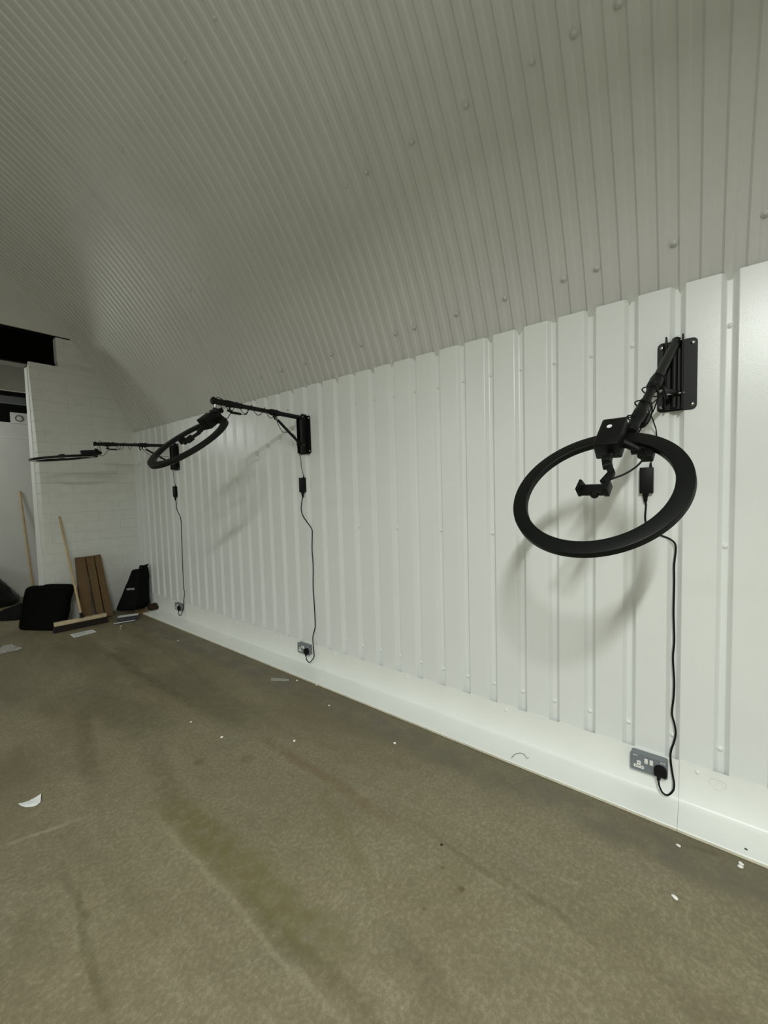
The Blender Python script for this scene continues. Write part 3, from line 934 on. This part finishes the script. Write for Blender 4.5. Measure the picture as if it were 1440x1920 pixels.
# ------------------------------------------------------------------ clutter by the pier
# broom
T = thing('broom', (-.83, 5.68, 0), 'wooden broom leaning on the block pier with brown bristles on the floor', 'broom')
A, Bq = V((-1.070, 5.690, 0)), V((-.590, 5.622, 0))
ax = (Bq - A).normalized(); ay = V((-ax.y, ax.x, 0)); LN = (Bq - A).length
Fh = frame_to_world(A, ax, ay, V((0, 0, 1)))
obj('broom_head', bevelled(mapped(box(-.006, LN + .006, -.006, .062, .072, .112), Fh), .007, 2), M['woodblock'], T, smooth=True)
br_v, br_f = [], []
rbz = random.Random(9)
tufts = []
for i in range(44):
    for j in range(5):
        x = .004 + (LN - .008) * i / 43; y = .004 + .05 * j / 4
        o = V((x, y, .074)); e = V((x + rbz.uniform(-.004, .004) + (x / LN - .5) * .03, y + rbz.uniform(-.003, .003) - .004, .001))
        tufts.append(mapped(cyl(o, e, .0085, .0095, 6), Fh))
bo = obj('bristles', join(*tufts), M['bristle'], T)
bo['kind'] = 'stuff'
h0, h1 = Fh((LN * .52, .028, .105)), V((-.881, 6.045, 1.304))
hd = (h1 - h0).normalized()
h1c = h1 - V((0, .02, 0))
obj('broom_handle', lathe(h0 + hd * .03, h1c - h0, [(0, .0125), (.3, .0128), ((h1c - h0).length - .04, .0122), ((h1c - h0).length - .032, .008)], 14), M['wood'], T, smooth=True)
obj('handle_socket', lathe(h0 - hd * .004, hd, [(0, .021), (.03, .020), (.034, .0165), (.07, .0155)], 14), M['blackpl'], T, smooth=True)

# flat cardboard cartons
def carton(tl, tr, bl, br, dep, label):
    tl, tr, bl, br = [V(p) for p in (tl, tr, bl, br)]
    n = (tr - tl).cross(bl - tl).normalized()
    if n.y < 0: n = -n
    T = thing('cardboard_carton', (bl + br) / 2, label, 'carton', 'long flat cardboard cartons against the pier')
    back = n * dep
    c8 = [bl, br, br + back, bl + back, tl, tr, tr + back, tl + back]
    dz = min(p.z for p in c8)
    c8 = [p - V((0, 0, min(0, dz))) for p in c8]
    obj('carton_body', bevelled(hexa(c8), .002, 1), M['card'], T)
    e = -n * .0006
    a, b_, c, d_ = c8[4], c8[5], c8[6], c8[7]
    up = V((0, 0, .0007))
    obj('end_flap', hexa([a.lerp(b_, .02) + up * .2, a.lerp(b_, .98) + up * .2, b_.lerp(c, .5) + up * .2, a.lerp(d_, .5) + up * .2, a.lerp(b_, .02) + up * 3, a.lerp(b_, .98) + up * 3, b_.lerp(c, .5) + up * 4, a.lerp(d_, .5) + up * 4]), M['cardside'], T)
    return T
carton((-.757, 6.000, .782), (-.662, 6.000, .777), (-.772, 5.860, .004), (-.652, 5.860, .004), .05, 'leftmost long cardboard carton, right behind the broom handle')
carton((-.655, 6.000, .780), (-.571, 6.000, .780), (-.610, 5.872, .004), (-.545, 5.845, .004), .05, 'middle one of the three long cardboard cartons')
carton((-.563, 6.000, .780), (-.495, 6.000, .784), (-.525, 5.860, .004), (-.445, 5.850, .004), .05, 'rightmost long cardboard carton, next to bare white blocks')

# large black case at the pier's edge
T = thing('black_case', (-1.18, 5.99, 0), 'large square black fabric case at the left edge of the block pier', 'bag')
c8 = [(-1.309, 6.215, 0), (-1.044, 5.758, 0), (-.93, 5.825, 0), (-1.195, 6.28, 0), (-1.229, 6.10, .512), (-.845, 5.86, .488), (-.795, 5.935, .488), (-1.18, 6.17, .512)]
obj('case_body', soft(c8, 12, .22, .012, 7, 2), M['fabric'], T, smooth='all')
obj('case_handle', tube([(-1.06, 6.03, .488), (-1.055, 6.03, .502), (-.985, 5.985, .502), (-.96, 5.97, .482)], .010, 8, 6), M['fabric2'], T, smooth='all')
fl = lambda x, y, z: V((-1.309, 6.215, 0)) * (1 - x) * (1 - z) + V((-1.044, 5.758, 0)) * x * (1 - z) + V((-1.229, 6.10, .512)) * (1 - x) * z + V((-.845, 5.86, .488)) * x * z
fn = V((-.86, -.5, .15)).normalized()
obj('zip_piping', tube([fl(a, 0, b) + fn * .010 for a, b in ((.10, .10), (.06, .5), (.10, .9), (.5, .95), (.90, .9), (.94, .5), (.9, .1), (.5, .06), (.1, .1))], .005, 6, 6), M['fabric2'], T, smooth='all')

# carry bag with printed word in the corner
T = thing('carry_bag', (-.2, 5.75, 0), 'black padded carry bag with silver lettering slumped in the back corner', 'bag')
c8 = [(-.425, 5.865, .055), (-.262, 5.68, .052), (-.055, 5.715, .056), (-.19, 5.93, .06), (-.205, 5.835, .556), (-.135, 5.76, .568), (-.025, 5.77, .505), (-.07, 5.915, .52)]
obj('bag_body', soft(c8, 12, .14, .008, 8, 5), M['fabric2'], T, smooth='all')
obj('bag_flap', soft([(-.135, 5.745, .44), (-.03, 5.745, .42), (-.022, 5.82, .42), (-.12, 5.85, .44), (-.128, 5.75, .575), (-.045, 5.75, .595), (-.022, 5.82, .575), (-.10, 5.84, .585)], 6, .3, .004, 14, 8), M['fabric2'], T, smooth='all')
obj('bag_handle', tube([(-.14, 5.765, .556), (-.135, 5.755, .60), (-.10, 5.75, .598), (-.07, 5.75, .60), (-.04, 5.755, .605)], .011, 8, 6), M['fabric2'], T, smooth='all')
# lettering on its front
cu = bpy.data.curves.new('lettering', 'FONT')
cu.body = 'NEEWER'
cu.size = .040
cu.extrude = .0012
cu.align_x = 'CENTER'
cu.align_y = 'CENTER'
to = bpy.data.objects.new('tmp_text', cu)
COL.objects.link(to)
bpy.context.view_layer.update()
tm = bpy.data.meshes.new_from_object(to.evaluated_get(bpy.context.evaluated_depsgraph_get()))
bpy.data.objects.remove(to)
P0, P1, P2 = V((-.425, 5.865, .055)), V((-.262, 5.68, .018)), V((-.205, 5.835, .556))
P3 = V((-.135, 5.76, .568))
cen = (P0 * .5 + P1 * .5) * .47 + (P2 * .5 + P3 * .5) * .53
xx = ((P1 - P0) + V((.02, 0, .035))).normalized()
yy = ((P2 + P3) - (P0 + P1)).normalized()
nn = xx.cross(yy).normalized()
if nn.y > 0: nn = -nn
yy = nn.cross(xx)
tv = [cen + xx * v_.co.x * .62 + yy * v_.co.y + nn * (v_.co.z + .006) - xx * .0 for v_ in tm.vertices]
tf = [tuple(p.vertices) for p in tm.polygons]
obj('lettering', ([tuple(p) for p in tv], tf), M['logo'], T)

# cardboard pieces under the bag
T = tag(obj('cardboard_tray', bevelled(hexa([(-.34, 5.68, .0), (-.232, 5.610, .0), (-.137, 5.592, .018), (-.10, 5.80, .018), (-.33, 5.69, .014), (-.228, 5.615, .030), (-.137, 5.598, .046), (-.10, 5.80, .046)]), .002, 1), M['card'], None, loc=(-.2, 5.62, 0)),
        'torn piece of brown cardboard sticking out under the corner carry bag', 'cardboard')
T = tag(obj('brown_wrap', soft([(-.105, 5.60, .017), (.0, 5.575, .02), (.0, 5.68, .02), (-.10, 5.72, .017), (-.11, 5.61, .085), (-.02, 5.585, .11), (-.01, 5.68, .10), (-.10, 5.71, .09)], 7, .4, .010, 12, 4), M['cardside'], None, 'all', loc=(-.05, 5.64, .017)),
        'crumpled dark brown wrapper between corner bag and panelled wall', 'wrapper')

# printed matter on the floor
def sheet(name, c4, th, m, parent=None, loc=None, z=0.0, curl=0.0):
    c = [V((x, y, z)) for x, y in c4]
    n = 8
    v, f = [], []
    for lay in (0, th):
        for i in range(n + 1):
            for j in range(3):
                s, t = i / n, j / 2
                p = (c[0].lerp(c[3], t)).lerp(c[1].lerp(c[2], t), s)
                v.append((p.x, p.y, p.z + lay + curl * (2 * s - 1) ** 2))
    m_ = (n + 1) * 3
    for i in range(n):
        for j in range(2):
            a = i * 3 + j
            f.append((a, a + 1, a + 4, a + 3))
            f.append((m_ + a, m_ + a + 3, m_ + a + 4, m_ + a + 1))
    for i in range(n):
        for j in (0, 2):
            a = i * 3 + j
            f.append((a, a + 3, m_ + a + 3, m_ + a) if j == 0 else (a, m_ + a, m_ + a + 3, a + 3))
    for i in (0, n):
        for j in range(2):
            a = i * 3 + j
            f.append((a, m_ + a, m_ + a + 1, a + 1) if i == 0 else (a, a + 1, m_ + a + 1, m_ + a))
    return obj(name, (v, f), m, parent, False, loc)
def thing_at(name, loc, label, cat, group=None): return thing(name, loc, label, cat, group)
T = thing('printed_leaflet', (-.885, 5.40, 0), 'flat white printed sheet on the floor in front of the broom head', 'paper')
P = [(-.986, 5.49), (-.99, 5.323), (-.781, 5.331), (-.784, 5.461)]
sheet('paper_sheet', P, .0012, M['paper'], T, z=.001)
def lerp4(P, s, t):
    a = V((*P[0], 0)).lerp(V((*P[3], 0)), s); b_ = V((*P[1], 0)).lerp(V((*P[2], 0)), s)
    return a.lerp(b_, t)
lines = []
for q in range(9):
    t0 = .12 + q * .085
    e = .92 if q % 3 else .6
    a, b_, c, d_ = lerp4(P, .07, t0), lerp4(P, e, t0), lerp4(P, e, t0 + .035), lerp4(P, .07, t0 + .035)
    lines.append(hexa([p + V((0, 0, .0021)) for p in (a, b_, c, d_)] + [p + V((0, 0, .0026)) for p in (a, b_, c, d_)]))
obj('printed_lines', join(*lines), M['print'], T)
T = thing('booklet_pack', (-.42, 5.53, 0), 'black and white printed booklet pack lying on the floor before the corner bag', 'booklet')
sheet('lower_booklet', [(-.575, 5.44), (-.37, 5.37), (-.30, 5.44), (-.50, 5.55)], .010, M['printdark'], T, z=.001)
sheet('white_edge', [(-.577, 5.437), (-.372, 5.366), (-.362, 5.385), (-.565, 5.462)], .003, M['paper'], T, z=.0125)
sheet('upper_booklet', [(-.50, 5.55), (-.31, 5.455), (-.245, 5.60), (-.435, 5.70)], .014, M['printdark'], T, z=.0115)
sheet('white_cover', [(-.475, 5.62), (-.275, 5.53), (-.245, 5.60), (-.44, 5.70)], .003, M['paper'], T, z=.0265)

# clear plastic bag at the left edge
rp = random.Random(12)
def crumple(c4, n, hgt, seed):
    c = [V((x, y, 0)) for x, y in c4]
    v, f = [], []
    for i in range(n + 1):
        for j in range(n + 1):
            p = (c[0].lerp(c[3], j / n)).lerp(c[1].lerp(c[2], j / n), i / n)
            e = noise.noise(p * 16 + V((seed, 0, 0))); e2 = noise.noise(p * 37 + V((0, seed, 0)))
            p.z = .003 + hgt * abs(e) + hgt * .5 * abs(e2)
            p.x += .012 * e2; p.y += .012 * e
            v.append(tuple(p))
    for i in range(n):
        for j in range(n):
            a = i * (n + 1) + j
            f.append((a, a + 1, a + n + 2, a + n + 1))
    n0 = len(v)
    v2 = [(x, y, z + .0008) for x, y, z in v]
    return v + v2, f + [tuple(n0 + q for q in reversed(g)) for g in f]
tag(obj('plastic_bag', crumple([(-1.66, 5.62), (-1.60, 5.36), (-1.40, 5.33), (-1.44, 5.58)], 18, .03, 3), M['film'], None, False, loc=(-1.53, 5.47, 0)), 'crumpled clear plastic bag on the floor at the left edge', 'plastic bag')

# white offcut of paper
poly = [(-1.899, 2.643), (-1.893, 2.615), (-1.880, 2.588), (-1.861, 2.568), (-1.845, 2.562), (-1.828, 2.568), (-1.820, 2.600), (-1.812, 2.635), (-1.835, 2.634), (-1.859, 2.633), (-1.88, 2.637)]
v, f = prism(poly, 0, .0008)
v = [(x, y, z + .002 + 3.0 * (x + 1.855) ** 2) for x, y, z in v]
tag(obj('paper_offcut', (v, f), M['paper'], None, loc=(-1.85, 2.6, 0)), 'white curved paper offcut alone on the concrete at the left', 'paper')

# strip of tape, bit of wire, dark crumb
tag(sheet('tape_strip', [(-.327, 2.739), (-.361, 2.693), (-.292, 2.577), (-.263, 2.615)], .0006, M['tape'], None, (-.31, 2.65, 0), z=.001), 'short strip of clear tape stuck to the floor below the middle socket', 'tape')
tag(obj('wire_scrap', tube([(-.168, .792, .018), (-.130, .788, .0185), (-.105, .772, .019), (-.098, .755, .019), (-.106, .738, .019), (-.122, .724, .019), (-.112, .716, .019)], .0012, 6, 5), M['wire'], None, 'all', loc=(-.12, .75, .018)), 'thin bent piece of dark wire lying on the white skirting ledge', 'wire')
tag(obj('dirt_crumb', bevelled(box(-.859, -.847, .834, .845, 0, .006), .0025, 1), M['dirt'], None, loc=(-.853, .839, 0)), 'tiny black crumb alone on the bare concrete in the foreground', 'crumb')

# white foam crumbs
def crumb(x, y, z, l, w, h, rot, label, seed):
    bm = bmesh.new()
    bmesh.ops.create_icosphere(bm, subdivisions=2, radius=1.0)
    for v_ in bm.verts:
        n_ = noise.noise(v_.co * 2.1 + V((seed * 3.1, 0, 0)))
        c = v_.co * (1 + .45 * n_)
        v_.co = Matrix.Rotation(rot, 3, 'Z') @ V((c.x * l, c.y * w, c.z * h))
    mz = min(v_.co.z for v_ in bm.verts)
    for v_ in bm.verts: v_.co += V((x, y, z - mz))
    return tag(obj('foam_crumb', bm, M['foam'], None, 'all', loc=(x, y, z)), label, 'foam crumb', 'white foam crumbs dropped on the floor')
for i, (x, y, z, l, w, lab) in enumerate([
    (-.276, .046, 0, .010, .005, 'foam crumb under the skirting joint below the nearest socket'),
    (-.250, -.150, 0, .011, .006, 'left foam crumb of the touching pair by the skirting at the right edge'),
    (-.232, -.152, 0, .011, .006, 'right foam crumb of the touching pair by the skirting at the right edge'),
    (-.543, .048, 0, .013, .006, 'largest foam crumb, alone on the concrete at the lower right'),
    (-1.003, 2.315, 0, .009, .007, 'foam crumb on open floor, left of the one below the middle socket'),
    (-.762, 1.914, 0, .010, .007, 'foam crumb on open floor straight below the middle socket'),
    (-.423, 1.405, 0, .009, .007, 'foam crumb nearest the skirting in the middle of the photo'),
    (-1.034, 2.644, 0, .007, .006, 'small foam crumb, farthest left in the middle of the floor'),
    (-.276, 2.585, .001, .011, .004, 'thin foam crumb at the end of the tape strip'),
    (-.239, 2.517, 0, .009, .006, 'foam crumb beside the tape, close to the skirting below the middle socket'),
    (-.378, 4.245, 0, .009, .006, 'foam crumb by the skirting near the back corner'),
    (-.354, 2.033, 0, .008, .005, 'foam crumb on the floor just right of the tape strip'),
    (-.130, 2.335, .0165, .011, .009, 'foam crumb resting on the skirting ledge beside the middle socket'),
    (-.200, 2.33, 0, .008, .006, 'foam crumb touching the front edge of the skirting ledge'),
    (-.545, 5.30, 0, .010, .008, 'foam crumb on the floor in front of the booklet pack'),
    (-.580, 5.22, 0, .008, .006, 'smaller foam crumb nearest the viewer before the booklet pack'),
    (-.170, 5.44, .016, .011, .008, 'foam crumb at the end of the skirting ledge by the cardboard'),
    (-.06, 5.48, .0165, .011, .009, 'foam crumb on the skirting ledge near the brown wrapper')]):
    crumb(x, y, z, l * .88, w * 1.15, min(l, w) * .8, rs.uniform(0, 3), 'white ' + lab, i)

# ------------------------------------------------------------------ things in the side room
T = thing('rubbish_sack', (-1.25, 7.7, 0), 'full black rubbish sack in the side room at the left edge', 'sack')
c8 = [(-1.75, 7.55, 0), (-.98, 7.70, 0), (-.92, 8.12, 0), (-1.7, 8.15, 0), (-1.62, 7.72, .78), (-1.22, 7.80, .42), (-1.14, 8.05, .36), (-1.6, 8.1, .78)]
obj('sack_body', soft(c8, 14, .45, .035, 6, 3), M['binbag'], T, smooth='all')
obj('sack_label', bevelled(mapped(box(-.012, .012, -.03, .03, 0, .002), frame_to_world((-1.30, 7.69, .46), (1, 0, 0), (0, .3, .95), (0, -.95, .3))), .0005, 1), M['paper'], T)
c8 = [(-1.40, 6.85, 0), (-1.17, 6.66, 0), (-.95, 7.2, 0), (-1.35, 7.35, 0), (-1.33, 6.95, .045), (-1.18, 6.78, .09), (-1.08, 7.15, .15), (-1.28, 7.2, .07)]
tag(obj('black_cloth', soft(c8, 10, .5, .02, 9, 6), M['fabric2'], None, 'all', loc=(-1.2, 6.9, 0)), 'low heap of black cloth left of the large black case', 'cloth')
T = thing('mop_pole', (-.80, 8.1, 0), 'thin wooden pole leaning on the far wall of the side room', 'pole')
pb, pt = V((-.80, 8.06, .0)), V((-.833, 8.275, 1.656))
pd = (pt - pb).normalized()
obj('pole_shaft', lathe(pb + pd * .03, pd, [(0, .0145), ((pt - pb).length - .05, .0135), ((pt - pb).length - .035, .010)], 14), M['wood'], T, smooth=True)
obj('pole_ferrule', lathe(pb, pd, [(0, .017), (.10, .017), (.105, .015)], 14), M['blackpl'], T, smooth=True)
